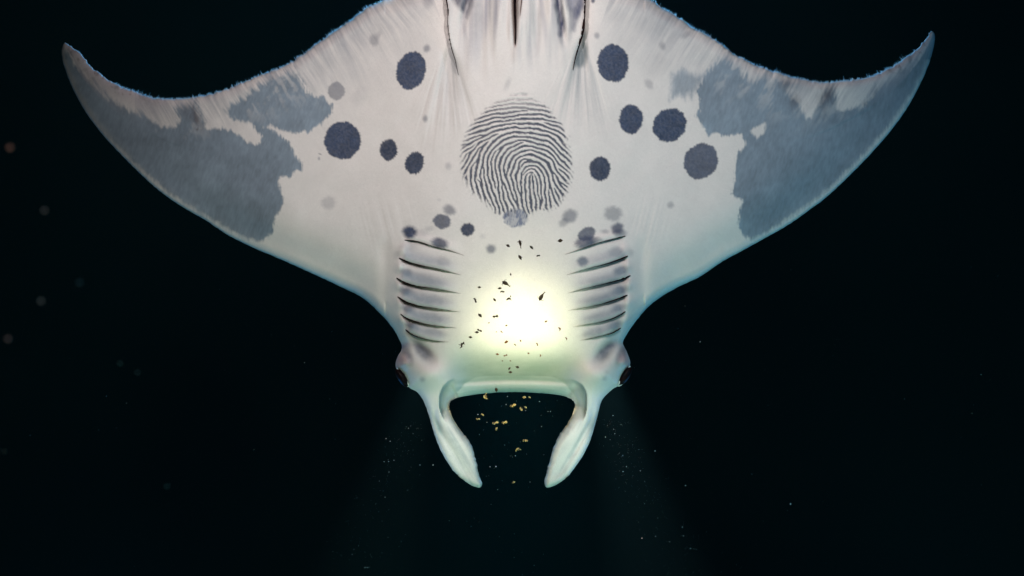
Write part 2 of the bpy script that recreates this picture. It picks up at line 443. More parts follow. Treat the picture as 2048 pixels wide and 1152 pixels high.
# ------------------------------------------------------------------ the fingerprint-like mark, grown by oriented filtering
def fingerprint():
    W, H, ox_, oy_ = 250, 300, 908, 165
    S = [(550,170,1,.05),(520,250,1,.02),(350,270,1,-.25),(680,290,1,.12),(250,300,1,-.3),(500,320,1,.03),(700,330,1,.15),(800,300,1,.5),(200,400,1,-.35),
     (330,350,1,-.25),(480,350,1,-.02),(640,370,1,.05),(760,380,1,.35),(850,430,1,.7),(160,470,1,-.4),(250,450,1,-.5),(370,430,1,-.3),(500,400,1,0),(580,435,1,.1),
     (700,450,1,.4),(800,500,1,.9),(880,520,1,1),(200,530,1,-.6),(170,580,.7,-1),(140,650,.5,-1),(240,560,.5,-1),(300,560,.5,-1),(330,520,.8,-1),(400,480,1,-.5),
     (450,510,1,-.6),(500,480,1,-.3),(560,500,1,-.05),(640,510,1,.15),(720,540,1,.6),(790,620,.6,1),(850,640,.8,1),(900,640,.7,1),(180,680,.35,-1),(230,650,.3,-1),
     (320,620,.05,-1),(370,600,.15,-1),(410,600,.2,-1),(450,590,.4,-1),(490,590,.8,-1),(560,560,1,-.3),(620,570,1,0),(700,600,1,.6),(760,670,.5,1),(830,720,.7,1),
     (880,750,.9,1),(210,800,.25,1),(260,800,.25,1),(250,700,.1,1),(290,730,.35,1),(330,850,.4,1),(330,720,.15,1),(380,720,0,1),(380,830,.3,1),(400,930,.25,1),
     (430,720,.1,1),(440,850,.4,1),(480,720,.15,1),(500,850,.4,1),(540,930,.4,1),(580,950,.3,1),(550,720,-.1,1),(520,650,.4,-1),(570,650,.9,-.6),(620,630,1,.1),
     (690,660,.8,.8),(730,730,.1,1),(560,760,.05,-1),(600,700,.8,-.8),(625,690,1,0),(660,730,.4,1),(600,780,.1,-1),(620,800,0,1),(640,800,.15,1),(680,800,-.05,1),
     (560,850,.1,1),(600,880,.2,1),(640,880,.15,1),(690,880,0,1),(720,830,-.3,1),(745,800,-.1,1),(770,750,.3,1),(800,780,.5,1),(850,800,.8,1),(740,900,.2,1),
     (780,880,.4,1),(800,850,.55,1),(880,830,.9,.7),(620,960,.4,1),(660,950,.2,1),(700,960,.1,1),(760,940,.3,1),(820,900,.6,1)]
    yy, xx = np.mgrid[0:H, 0:W].astype(float)
    num_c = np.zeros((H, W)); num_s = np.zeros((H, W))
    for cx, cy, dx, dy in S:
        px_, py_ = cx / 3.6 + 890 - ox_, cy / 3.6 + 150 - oy_
        a = 2 * math.atan2(dy, dx)
        w = np.exp(-((xx - px_) ** 2 + (yy - py_) ** 2) / (2 * 9.5 ** 2)) + 1e-4 / (1 + ((xx - px_) ** 2 + (yy - py_) ** 2) / 400) ** 2
        num_c += w * math.cos(a); num_s += w * math.sin(a)
    th = 0.5 * np.arctan2(num_s, num_c)
    nb = 24; K = 21; r = np.arange(-K, K + 1); gx, gy = np.meshgrid(r, r)
    lam = 8.3
    img = np.random.RandomState(5).randn(H, W) * 0.5
    PH, PW = H + 2 * K, W + 2 * K
    filt = []
    for b in range(nb):
        a = b * math.pi / nb
        q = -gx * math.sin(a) + gy * math.cos(a); p = gx * math.cos(a) + gy * math.sin(a)
        g = np.exp(-(p / 6.0) ** 2 / 2 - (q / 3.6) ** 2 / 2) * np.cos(2 * math.pi * q / lam)
        g -= g.mean(); g /= np.abs(g).sum()
        pad = np.zeros((PH, PW)); pad[:2 * K + 1, :2 * K + 1] = g
        filt.append(np.fft.rfft2(pad))
    binid = np.round((th % math.pi) / math.pi * nb).astype(int) % nb
    for it in range(22):
        F = np.fft.rfft2(img, s=(PH, PW)); out = np.zeros((H, W))
        for b in range(nb):
            m_ = binid == b
            if m_.any():
                res = np.fft.irfft2(F * filt[b], s=(PH, PW))[K:K + H, K:K + W]
                out[m_] = res[m_]
        img = np.tanh(out * 8.0)
    ang = np.array([(540, 118), (400, 165), (250, 275), (150, 440), (110, 640), (140, 760), (190, 850), (250, 915), (330, 975), (410, 1015), (470, 1000),
                    (540, 985), (600, 1025), (690, 985), (780, 970), (880, 860), (918, 690), (900, 550), (880, 440), (800, 290), (690, 185)], float) / 3.6 + [890 - ox_, 150 - oy_]
    bp = spline(ang, 4)
    ins = inside(bp, xx, yy)
    dd, _, _ = line_dist(bp, xx.ravel(), yy.ravel(), True)
    sd = np.where(ins, dd.reshape(H, W), -dd.reshape(H, W))
    nse = vnoise(xx, yy, 4, seed=61) * 4.5 + vnoise(xx, yy, 9, seed=62) * 4
    mask = smooth(-3.0, 9.0, sd + nse)
    fine = vnoise(xx, yy, 2.2, seed=63)
    topfade = smooth(182, 235, yy + oy_)
    thr = 0.08 + 0.60 * (1 - topfade) + 0.42 * fine + 0.30 * vnoise(xx, yy, 14, seed=64)
    ridge = smooth(-0.50, 0.46, img - thr + 0.35 * vnoise(xx, yy, 5, seed=66)) * mask * (0.30 + 0.70 * topfade)
    return ridge, img * mask, ox_, oy_, W, H


FP, FPH, FPX, FPY, FPW, FPHH = fingerprint()


def bilinear(tex, X, Y):
    u = X - FPX; v = Y - FPY
    ok = (u > 0) & (v > 0) & (u < FPW - 2) & (v < FPHH - 2)
    uu = np.where(ok, u, 0); vv = np.where(ok, v, 0)
    iu = uu.astype(int); iv = vv.astype(int); fu = uu - iu; fv = vv - iv
    t = (tex[iv, iu] * (1 - fu) + tex[iv, iu + 1] * fu) * (1 - fv) + (tex[iv + 1, iu] * (1 - fu) + tex[iv + 1, iu + 1] * fu) * fv
    return np.where(ok, t, 0)


# ------------------------------------------------------------------ skin markings, with shade painted into the colour
def c1(pts): return [(x / 2.56 + 100, y / 2.56 + 50) for x, y in pts]
def c6(pts): return [(x / 2.56 + 1300, y / 2.56 + 50) for x, y in pts]


PATCHES = [   # polygon, colour weight
    (c1([(60, 110), (95, 130), (120, 190), (170, 250), (250, 330), (330, 385), (420, 440), (470, 462), (520, 490), (560, 518), (600, 530), (650, 520), (662, 480), (640, 430), (690, 400),
         (740, 395), (772, 460), (792, 500), (780, 530), (820, 533), (880, 530), (950, 550), (1000, 590), (1050, 617), (1078, 600), (1085, 570), (1050, 530), (1038, 500), (960, 492),
         (920, 480), (905, 440), (930, 400), (1000, 370), (1060, 320), (1120, 262), (1230, 225), (1290, 290), (1310, 350), (1400, 370), (1440, 410), (1440, 450), (1400, 490), (1340, 540),
         (1280, 555), (1210, 545), (1130, 508), (1105, 525), (1150, 552), (1220, 590), (1240, 630), (1255, 665), (1290, 712), (1290, 748), (1262, 742), (1232, 782), (1180, 775),
         (1165, 800), (1190, 880), (1180, 940), (1152, 980), (1140, 1060), (1080, 1108), (1000, 1090), (940, 1062), (840, 1005), (740, 948), (640, 885), (540, 812), (430, 715),
         (320, 610), (225, 510), (150, 410), (90, 280), (60, 190)]), 1.0),
    (c6([(1462, 30), (1440, 50), (1400, 120), (1330, 190), (1240, 260), (1150, 330), (1090, 410), (1000, 440), (960, 430), (965, 370), (940, 325), (900, 350), (880, 390), (850, 430), (832, 470), (802, 480),
         (782, 440), (768, 400), (720, 370), (700, 330), (735, 300), (700, 290), (660, 262), (600, 250), (540, 285), (500, 295), (480, 240), (450, 195), (375, 168), (310, 220), (270, 290),
         (240, 340), (250, 380), (250, 430), (230, 460), (250, 490), (285, 530), (300, 570), (330, 548), (370, 565), (420, 560), (468, 560), (490, 612), (455, 650), (440, 720), (430, 800),
         (415, 865), (450, 890), (480, 898), (460, 960), (455, 1040), (480, 1082), (520, 1096), (600, 1062), (700, 1000), (800, 932), (900, 852), (1000, 764), (1100, 664), (1200, 552),
         (1300, 420), (1385, 290), (1450, 170), (1480, 60)]), 1.0),
    (c6([(105, 380), (118, 250), (168, 230), (230, 260), (290, 250), (240, 330), (215, 375), (195, 350), (180, 385), (150, 365)]), 0.78)]
HOLES = [(c6([(512, 540), (592, 498), (582, 550), (548, 582)]), 1.0)]

SPOTS = [  # x, y, rx, ry, rotation, darkness, softness
    (822, 141, 29, 38, 12, 1, 1), (685, 281, 36.5, 38, 0, 1, 1), (777, 300, 17.5, 21.5, 5, 1.05, 1), (829, 326, 18.5, 22.5, 15, 1.1, 1), (1226, 126, 31, 38, -5, 1, 1),
    (1262, 238, 23.5, 29.5, 0, 1, 1), (1339, 250, 32, 35.5, 40, 1, 1), (1402, 322, 33, 37, 35, .92, 1), (1200, 338, 20.5, 24.5, 0, 1.1, 1.1),
    (819, 464, 14.5, 12, 0, 1, 1.6), (884, 443, 17.5, 14.5, 10, .85, 1.3), (935, 459.5, 13.5, 13, 0, 1.08, 1.2), (879, 486, 17, 10, 12, .9, 1.8), (898.5, 420, 12.5, 10, 25, .62, 1.8),
    (981.5, 498, 9, 8.5, 0, .72, 1.6), (965, 473, 5, 4.5, 0, .16, 2), (896.5, 332, 5.5, 6.5, 0, .30, 2), (850.5, 237, 4.5, 6, 0, .55, 1.6), (853.5, 97, 6.5, 7, 0, .55, 1.5),
    (748, 81, 8.5, 11, -10, .38, 1.5), (757, 70, 5, 7, 30, .25, 2), (672.5, 182, 17, 18.5, 0, .55, 1.1), (656, 406, 14, 13, 0, .26, 1.7), (720, 192, 13, 22, 30, .10, 4), (1140, 432, 15, 13, -20, .60, 1.5),
    (1127, 445, 10, 8, -40, .42, 1.8), (1226, 427, 17, 14.5, 0, .48, 1.6), (1174, 468, 18, 13, -25, .85, 1.2), (1171, 484, 21, 12, -8, .85, 1.6), (1187, 481, 16, 7, -8, .55, 2), (1165, 523, 10.5, 9.5, 0, .85, 1.6),
    (1235, 457, 12, 11, 0, .85, 1.5), (1240, 466, 13, 7, 0, .55, 2), (1210, 463, 8, 4, 0, .4, 2), (1341, 410, 6.5, 6.5, 0, .38, 1.5), (1194, 71, 5, 6, 0, .5, 1.6), (1186, 2, 4, 4, 0, .9, 1.3),
    (1298, 168, 7, 10, -35, .30, 1.7), (1325, 92, 6, 8, -20, .36, 1.7), (1371, 70, 9, 6, -30, .34, 2), (1305, 128, 22, 26, 30, .10, 4), (818, 493, 16, 9, 0, .22, 3), (886, 523, 14, 9, 10, .28, 2.4),
    (842, 466, 14, 7, 0, .22, 3), (859, 457, 8, 5, 0, .2, 2), (793, 510, 6, 8, 0, .2, 2), (1262, 506, 6, 8, 0, .2, 2), (1234, 505, 16, 11, 0, .34, 2.5), (640, 308, 3, 1.2, 25, .6, 1), (638, 317, 2, 3, 0, .5, 1),
    (878, 400, 3, 2, 0, .2, 2), (1063, 205, 3, 2, 0, .1, 2), (1015, 168, 5, 12, 20, .22, 3), (856, 2, 9, 14, 10, .28, 3),
    (802, 742, 6, 5, 0, .2, 3), (845, 759, 5, 5, 0, .45, 2), (1209, 756, 5, 4, -30, .40, 2), (1213, 744, 4, 3, 0, .2, 2)]
SHADE_SMUDGES = [  # x, y, sx, sy, rotation, amount; shade painted in eye hollows and pelvic folds, gill smudges too
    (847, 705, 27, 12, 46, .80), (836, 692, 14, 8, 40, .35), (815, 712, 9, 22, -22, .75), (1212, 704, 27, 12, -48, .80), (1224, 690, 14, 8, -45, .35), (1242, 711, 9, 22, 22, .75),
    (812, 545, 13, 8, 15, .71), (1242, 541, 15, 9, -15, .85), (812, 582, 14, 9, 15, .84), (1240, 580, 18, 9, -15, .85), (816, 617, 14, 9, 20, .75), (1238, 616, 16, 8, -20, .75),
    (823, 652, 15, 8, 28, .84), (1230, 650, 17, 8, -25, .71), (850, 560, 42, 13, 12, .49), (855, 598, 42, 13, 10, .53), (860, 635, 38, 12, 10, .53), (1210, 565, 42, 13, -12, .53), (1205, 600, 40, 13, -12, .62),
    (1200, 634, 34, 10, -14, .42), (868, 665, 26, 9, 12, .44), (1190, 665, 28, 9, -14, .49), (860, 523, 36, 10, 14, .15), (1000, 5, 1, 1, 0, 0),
    (955, 34, 11, 48, 5, .36), (1121, 72, 5, 22, -6, .45), (927, 52, 4, 26, -14, .16),  (1141, 58, 5, 26, 6, .38), (1077, 55, 7, 62, 3, .26), (975, 30, 8, 40, 4, .16)]

COL_LIGHT = np.array([0.78, 0.755, 0.715])
COL_PATCH = np.array([0.220, 0.282, 0.340])
COL_SPOT = np.array([0.034, 0.056, 0.112])
COL_SHADE_SMUDGE = np.array([0.13, 0.17, 0.235])


def skin_color(X, Y, d, arcn, istrail):
    n = len(X)
    col = np.tile(COL_LIGHT, (n, 1))
    # green light cast painted into the skin towards the head
    k = smooth(380, 760, Y)[:, None]
    col = col * (1 - k) + np.array([0.70, 0.735, 0.69]) * k
    col *= (1 + 0.035 * fbm(X, Y, 60, seed=71)[:, None] + 0.02 * vnoise(X, Y, 3.4, seed=72)[:, None])

    def blend(c, a):
        a = np.clip(a, 0, 1)[:, None]
        return lambda base: base * (1 - a) + c * a
    # streaked rear margins
    dt = np.where(istrail, d, 999)
    sgn = np.where(X < XC, -1.0, 1.0)
    q1 = X * 0.86 + sgn * Y * 0.5 + 6 * vnoise(X, Y, 60, seed=80); q2 = -sgn * X * 0.5 + Y * 0.86
    st = vnoise(q1, q2, 2.2, 40, seed=81) * 0.55 + vnoise(q1, q2, 6, 60, seed=82) * 0.45 + 0.2 * vnoise(q1, q2, 15, 70, seed=84)
    u = np.abs(X - XC)
    mk = np.exp(-(dt / (84 + 20 * vnoise(X, Y, 50, seed=83))) ** 2)
    a = mk * (0.38 + 0.34 * st + 0.3 * fbm(X, Y, 60, seed=85)) * (u < 760)
    col = blend(np.array([0.27, 0.295, 0.335]), a)(col)
    # broad patches
    hair = vnoise(X, Y, 2.6, 15, seed=91) * 3.2 + vnoise(X, Y, 7, 20, seed=92) * 2.6 + vnoise(X, Y, 3, seed=93) * 1.5
    hair_t = vnoise(q1, q2, 2.6, 34, seed=94) * 12 * np.exp(-(dt / 42) ** 2)
    pt = np.zeros(n)
    for poly, wgt in PATCHES + HOLES:
        poly = np.array(poly); hole = (len(poly) == 4)
        kk = local(poly, X, Y, 30)
        ins = inside(poly, X[kk], Y[kk]); dd, _, _ = line_dist(poly, X[kk], Y[kk], True)
        sd = np.where(ins, dd, -dd) + hair[kk] * (0.5 if hole else 1) + (hair_t[kk] if not hole else 0)
        soft = 3.4 + 10 * np.exp(-(dt[kk] / 40) ** 2) + 6 * (wgt < .8) + 6 * np.exp(-(np.where(istrail[kk], 99, d[kk]) / 16) ** 2)
        al = smooth(-soft, soft, sd)
        if hole: pt[kk] *= 1 - al * 0.9
        else: pt[kk] = np.maximum(pt[kk], al * wgt)
    brk = smooth(0.0, 0.45, fbm(X + 0.4 * Y, Y, 26, seed=99) + 0.35 * vnoise(q1, q2, 4, 34, seed=100)) * np.exp(-(dt / 62) ** 2) * (u < 720)
    pt *= 1 - 0.62 * brk
    # leave the margins themselves light
    lead = np.where(istrail, 999, d)
    pt *= 1 - 0.42 * np.exp(-(lead / (9 + 3 * vnoise(arcn, lead, 12, 9, seed=95))) ** 2) * (Y > 120)
    patchc = COL_PATCH * (1 + 0.12 * vnoise(X + 0.3 * Y, Y, 2.6, 9, seed=96) + 0.26 * fbm(X, Y, 70, seed=97) + 0.10 * fbm(X, Y, 14, seed=98))[:, None]
    ap = (pt * (0.98 - 0.20 * np.exp(-(dt / 14) ** 2)))[:, None]
    col = col * (1 - ap) + patchc * ap
    # mottled tips
    tip = smooth(640, 780, u) * np.exp(-(dt / 30) ** 2)
    mt = smooth(0.05, 0.5, fbm(X, Y, 13, seed=101)) * tip
    col = col * (1 - 0.75 * tip[:, None]) + (np.array([0.50, 0.46, 0.50]) * (1 - 0.5 * mt[:, None])) * 0.75 * tip[:, None]
    sp = smooth(0.28, 0.5, fbm(X, Y, 7, seed=103)) * smooth(700, 780, u) * np.exp(-(dt / 12) ** 2)
    col = blend(np.array([0.17, 0.10, 0.08]), sp * 0.7)(col)
    # dark stains near the margins
    for x, y, sx, sy, rot, am in ((392, 236, 7, 20, -20, .75), (372, 222, 14, 16, 0, .30), (1656, 188, 10, 18, 25, .70), (1588, 205, 12, 13, 10, .50), (1570, 168, 14, 10, 0, .45), (1645, 205, 12, 16, 0, .35), (1730, 208, 6, 6, 0, .3), (394, 259, 3, 3, 0, .7),
                                  (640, 175, 12, 26, -25, .0)):
        c, s = math.cos(math.radians(rot)), math.sin(math.radians(rot))
        p = (X - x) * c + (Y - y) * s; q = -(X - x) * s + (Y - y) * c
        g = np.exp(-((p / sx) ** 2 + (q / sy) ** 2) * (1 + 0.6 * vnoise(X, Y, 3, 8, seed=105)))
        col = blend(np.array([0.10, 0.085, 0.095]), am * g)(col)
    # spots
    for i, (x, y, rx, ry, rot, dk, so) in enumerate(SPOTS):
        R = max(rx, ry) + 14
        kk = np.where((np.abs(X - x) < R) & (np.abs(Y - y) < R))[0]
        if not len(kk): continue
        xx, yy = X[kk] - x, Y[kk] - y
        c, s = math.cos(math.radians(rot)), math.sin(math.radians(rot))
        p = xx * c + yy * s; q = -xx * s + yy * c
        r = np.hypot(p / rx, q / ry); a = np.arctan2(q, p); mr = (rx + ry) / 2
        jag = vnoise(a * mr, r * mr, 1.9, 11, seed=200 + i) * 1.5 + vnoise(a * mr, r * mr, 8, 30, seed=300 + i) * 1.3 + vnoise(xx, yy, 3, seed=400 + i) * 0.8
        jag *= min(1, mr / 17)
        sd = (1 - r) * mr + jag
        s_ = 1.9 * so + (0.17 * mr if so > 1.4 else 0)
        al = smooth(-s_, s_, sd) * min(dk, 1.0)
        al *= 0.95 + 0.04 * vnoise(xx, yy, 2.6, seed=500 + i)
        tone = COL_SPOT * (1 + 0.18 * vnoise(xx, yy, 3.0, seed=600 + i) + 0.15 * vnoise(xx, yy, 12, seed=700 + i))[:, None]
        if dk > 1: tone = tone * 0.75
        col[kk] = col[kk] * (1 - al[:, None]) + tone * al[:, None]
    for x, y, sx, sy, rot, am in SHADE_SMUDGES:
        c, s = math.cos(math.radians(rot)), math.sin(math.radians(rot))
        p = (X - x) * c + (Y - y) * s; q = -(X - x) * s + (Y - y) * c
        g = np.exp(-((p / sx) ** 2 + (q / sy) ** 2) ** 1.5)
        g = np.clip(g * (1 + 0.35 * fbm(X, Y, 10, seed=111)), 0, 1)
        col = blend(COL_SHADE_SMUDGE * 0.72, am * g)(col)
    tm = (1 - smooth(20, 170, Y)) * np.exp(-((X - XC) / 118) ** 6)  # fold shading painted as grey streaks between the pelvic fins
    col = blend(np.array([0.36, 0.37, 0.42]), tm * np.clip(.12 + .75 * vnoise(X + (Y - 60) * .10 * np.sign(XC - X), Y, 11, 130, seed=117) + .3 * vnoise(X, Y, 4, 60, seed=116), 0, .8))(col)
    for poly, c_, am in (([(900, -60), (902, -8), (914, 10), (927, 25), (937, 4), (947, -25), (950, -60)], (0.15, 0.155, 0.19), .9),
                         ([(1122, -60), (1131, 0), (1139, 26), (1147, 62), (1157, 34), (1167, 6), (1169, -60)], (0.19, 0.20, 0.25), .8),
                         ([(936, 8), (944, -20), (949, -60), (953, -60), (949, -12), (938, 24), (931, 36)], (0.07, 0.075, 0.12), .8),
                         ([(1103, -40), (1108, 0), (1116, 34), (1121, 72), (1129, 58), (1126, 30), (1118, 0), (1112, -40)], (0.035, 0.05, 0.115), .9),
                         ([(1150, 22), (1158, 2), (1166, -30), (1170, -20), (1163, 14), (1153, 36)], (0.06, 0.075, 0.15), .75),
                         ([(1168, 50), (1171, 78), (1174, 104), (1172, 124), (1160, 136), (1149, 130), (1155, 104), (1163, 78)], (0.06, 0.11, 0.125), .75),
                         ([(903, 96), (898, 80), (898, 110), (904, 140), (914, 150), (911, 124)], (0.22, 0.24, 0.26), .45),
                         ([(1140, 2), (1136, -30), (1154, -40), (1153, 0), (1146, 14)], (0.42, 0.42, 0.48), .6)):
        poly = spline(poly, 3); kk = local(poly, X, Y, 14)  # pelvic wedge colours, with crease shade painted along the fold grooves
        ii_ = inside(poly, X[kk], Y[kk]); dd, _, _ = line_dist(poly, X[kk], Y[kk], True)
        sd = np.where(ii_, dd, -dd) + 2.2 * vnoise(X[kk], Y[kk], 5, 14, seed=118)
        al = smooth(-7, 6.5, sd) * am * (1 + .15 * vnoise(X[kk], Y[kk], 3, 8, seed=119))
        col[kk] = col[kk] * (1 - al[:, None]) + np.array(c_) * al[:, None]
    # hatched patch under the print
    g = smooth(-0.35, 0.15, 1 - ((X - 1031) / 23) ** 2 - ((Y - 436) / 18) ** 2 + 0.25 * vnoise(X, Y, 5, seed=121))
    hs = smooth(-0.3, 0.5, vnoise(X + 0.3 * (Y - 436), Y, 1.8, 8, seed=122))
    col = blend(COL_SPOT * 2.0, g * (0.42 + 0.40 * hs))(col)
    # the print
    fp = bilinear(FP, X + 0.8 * vnoise(X, Y, 5, seed=123) + 2.2 * vnoise(X, Y, 16, seed=124), Y + 0.7 * vnoise(X, Y, 6, seed=125) + 2.2 * vnoise(X, Y, 18, seed=126))
    col = blend(COL_SPOT * 0.70, fp * 0.90)(col)
    # reddish skin lining the folds, the vent and the outer ends of the gill slits
    for line, wd in ((SEAM_L, 2.0), (SEAM_R, 2.9)):
        kk = local(line, X, Y, 16); dd, side, par = line_dist(line, X[kk], Y[kk])
        al = np.exp(-(dd / (2.2 * wd * (1.15 - par))) ** 2) * (1 - smooth(.5, .9, par)) * .4
        col[kk] = col[kk] * (1 - al[:, None]) + np.array([0.16, 0.09, 0.09]) * al[:, None]
    wv = 1.2 + 3.4 * (1 - smooth(-10, 92, Y))
    al = np.exp(-((X - 1030) / (wv * 1.5 + 1.5)) ** 2) * (1 - smooth(84, 104, Y)) * smooth(-80, -50, Y) * .6
    col = blend(np.array([0.25, 0.13, 0.09]), al)(col)
    al = np.exp(-((X - (1043 - 0.10 * Y)) / 2.2) ** 2) * (1 - smooth(14, 44, Y)) * (Y > -60) * .75
    col = blend(np.array([0.12, 0.045, 0.035]), al)(col)
    al = np.exp(-((X - 1027) / 6) ** 2 - ((Y - 108) / 18) ** 2) * 0.22
    col = blend(np.array([0.40, 0.27, 0.20]), al)(col)
    for i, s in enumerate(SLITS):
        kk = local(s, X, Y, 14); dd, side, par = line_dist(s, X[kk], Y[kk])
        low = Y[kk] > np.interp(X[kk], *(s[np.argsort(s[:, 0])].T))
        al = np.where(low, np.exp(-(dd / (1.5 + 1.9 * SLIT_W[i])) ** 2), np.exp(-(dd / 1.2) ** 2) * .5) * smooth(0, .08, par) * (1 - smooth(.25, .6, par)) * .6
        al = np.where(par <= 0, 0, al)
        col[kk] = col[kk] * (1 - al[:, None]) + np.array([0.26, 0.16, 0.15]) * al[:, None]
    for i, s in enumerate(SLITS):  # greying above each slit: flap shading painted into the colour
        if i in (0, 6): continue
        kk = local(s, X, Y, 34); dd, side, par = line_dist(s, X[kk], Y[kk])
        low = Y[kk] > np.interp(X[kk], *(s[np.argsort(s[:, 0])].T))
        al = np.where(low, 0, np.exp(-((dd - 13) / 12.5) ** 2)) * (1 - 0.60 * par) * (0.66 if i > 6 else 0.60) * (1 + .25 * fbm(X[kk], Y[kk], 9, seed=151))
        al *= smooth(0, .10, par) * (1 - smooth(.75, 1, par))
        col[kk] = col[kk] * (1 - al[:, None]) + np.array([0.20, 0.30, 0.36]) * al[:, None]
    # grey wrinkled fans below the pelvic folds
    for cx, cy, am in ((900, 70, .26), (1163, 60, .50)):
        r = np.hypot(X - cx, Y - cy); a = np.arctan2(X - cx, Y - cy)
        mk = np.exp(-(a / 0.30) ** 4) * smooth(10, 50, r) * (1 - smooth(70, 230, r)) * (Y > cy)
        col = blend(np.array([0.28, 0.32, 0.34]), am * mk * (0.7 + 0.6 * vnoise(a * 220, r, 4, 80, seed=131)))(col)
    # occlusion shade painted where the mouth corners fold in
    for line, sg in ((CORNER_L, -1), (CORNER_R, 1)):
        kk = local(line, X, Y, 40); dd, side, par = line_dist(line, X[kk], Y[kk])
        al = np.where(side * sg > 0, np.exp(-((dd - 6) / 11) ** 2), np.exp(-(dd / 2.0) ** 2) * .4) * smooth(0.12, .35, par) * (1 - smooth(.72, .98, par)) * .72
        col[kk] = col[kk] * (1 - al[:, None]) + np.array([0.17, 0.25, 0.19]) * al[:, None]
    al = np.exp(-((Y - (757 + 7 * ((X - 1030) / 100) ** 2 + 3 * fbm(X, Y * 6, 70, seed=161))) / 6) ** 2) * np.exp(-((X - 1030) / 118) ** 6) * .60  # shade of the crease above the lip, painted in
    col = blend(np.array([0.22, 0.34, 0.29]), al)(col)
    al = smooth(690, 735, Y) * (1 - smooth(752, 775, Y)) * np.exp(-((X - 1030) / 128) ** 4) * .58 * (1 + .5 * fbm(X, Y * 3, 60, seed=162))  # green shade of the receding throat, painted in
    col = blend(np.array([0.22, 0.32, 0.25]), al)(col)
    al = smooth(762, 782, Y) * np.exp(-((X - 1030) / 128) ** 8) * (Y < 812) * .85  # teal shade painted on the lip edge
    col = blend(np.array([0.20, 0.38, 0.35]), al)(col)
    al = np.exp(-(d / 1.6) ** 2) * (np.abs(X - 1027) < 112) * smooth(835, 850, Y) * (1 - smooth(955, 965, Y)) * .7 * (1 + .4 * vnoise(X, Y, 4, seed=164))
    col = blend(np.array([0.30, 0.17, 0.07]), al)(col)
    al = np.exp(-(d / 3.5) ** 2) * (np.abs(X - 1027) < 132) * smooth(806, 815, Y) * (1 - smooth(850, 870, Y)) * .6  # yellow torch light painted on the fins' inner edges
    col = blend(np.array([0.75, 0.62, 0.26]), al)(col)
    for x, y, sx, sy, rot, am in ((876, 852, 24, 6, 68, .85), (1184, 850, 24, 6, -68, .80), (905, 880, 40, 4, 62, .14), (1156, 880, 40, 4, -62, .14), (858, 815, 26, 4, 66, .35), (1203, 812, 26, 4, -66, .35), (915, 905, 18, 6, 60, .10), (1130, 895, 12, 6, -60, .12)):  # fold shade painted along the head fins, plus faint blotches
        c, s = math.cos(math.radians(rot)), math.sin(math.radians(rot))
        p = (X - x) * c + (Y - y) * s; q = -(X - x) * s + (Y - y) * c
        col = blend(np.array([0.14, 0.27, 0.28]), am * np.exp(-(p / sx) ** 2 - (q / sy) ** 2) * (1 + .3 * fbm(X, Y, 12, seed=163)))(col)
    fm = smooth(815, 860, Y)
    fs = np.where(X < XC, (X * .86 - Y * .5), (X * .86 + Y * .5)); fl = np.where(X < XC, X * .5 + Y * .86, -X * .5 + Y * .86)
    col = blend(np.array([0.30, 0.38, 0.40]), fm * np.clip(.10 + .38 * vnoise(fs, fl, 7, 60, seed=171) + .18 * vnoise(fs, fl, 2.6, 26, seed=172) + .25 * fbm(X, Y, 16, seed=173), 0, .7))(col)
    for x, y in ((872, 742), (1183, 742)):  # bright light on the fin roots painted as paler skin
        col = blend(np.array([0.84, 0.82, 0.79]), .8 * np.exp(-((X - x) / 30) ** 2 - ((Y - y) / 22) ** 2))(col)
    # pinkish skin near the eyes
    for x, y, sx, sy in ((803, 722, 12, 16), (1251, 722, 11, 16)):
        col = blend(np.array([0.60, 0.42, 0.42]), 0.75 * np.exp(-((X - x) / sx) ** 2 - ((Y - y) / sy) ** 2))(col)
    return np.clip(col, 0.004, 0.9)


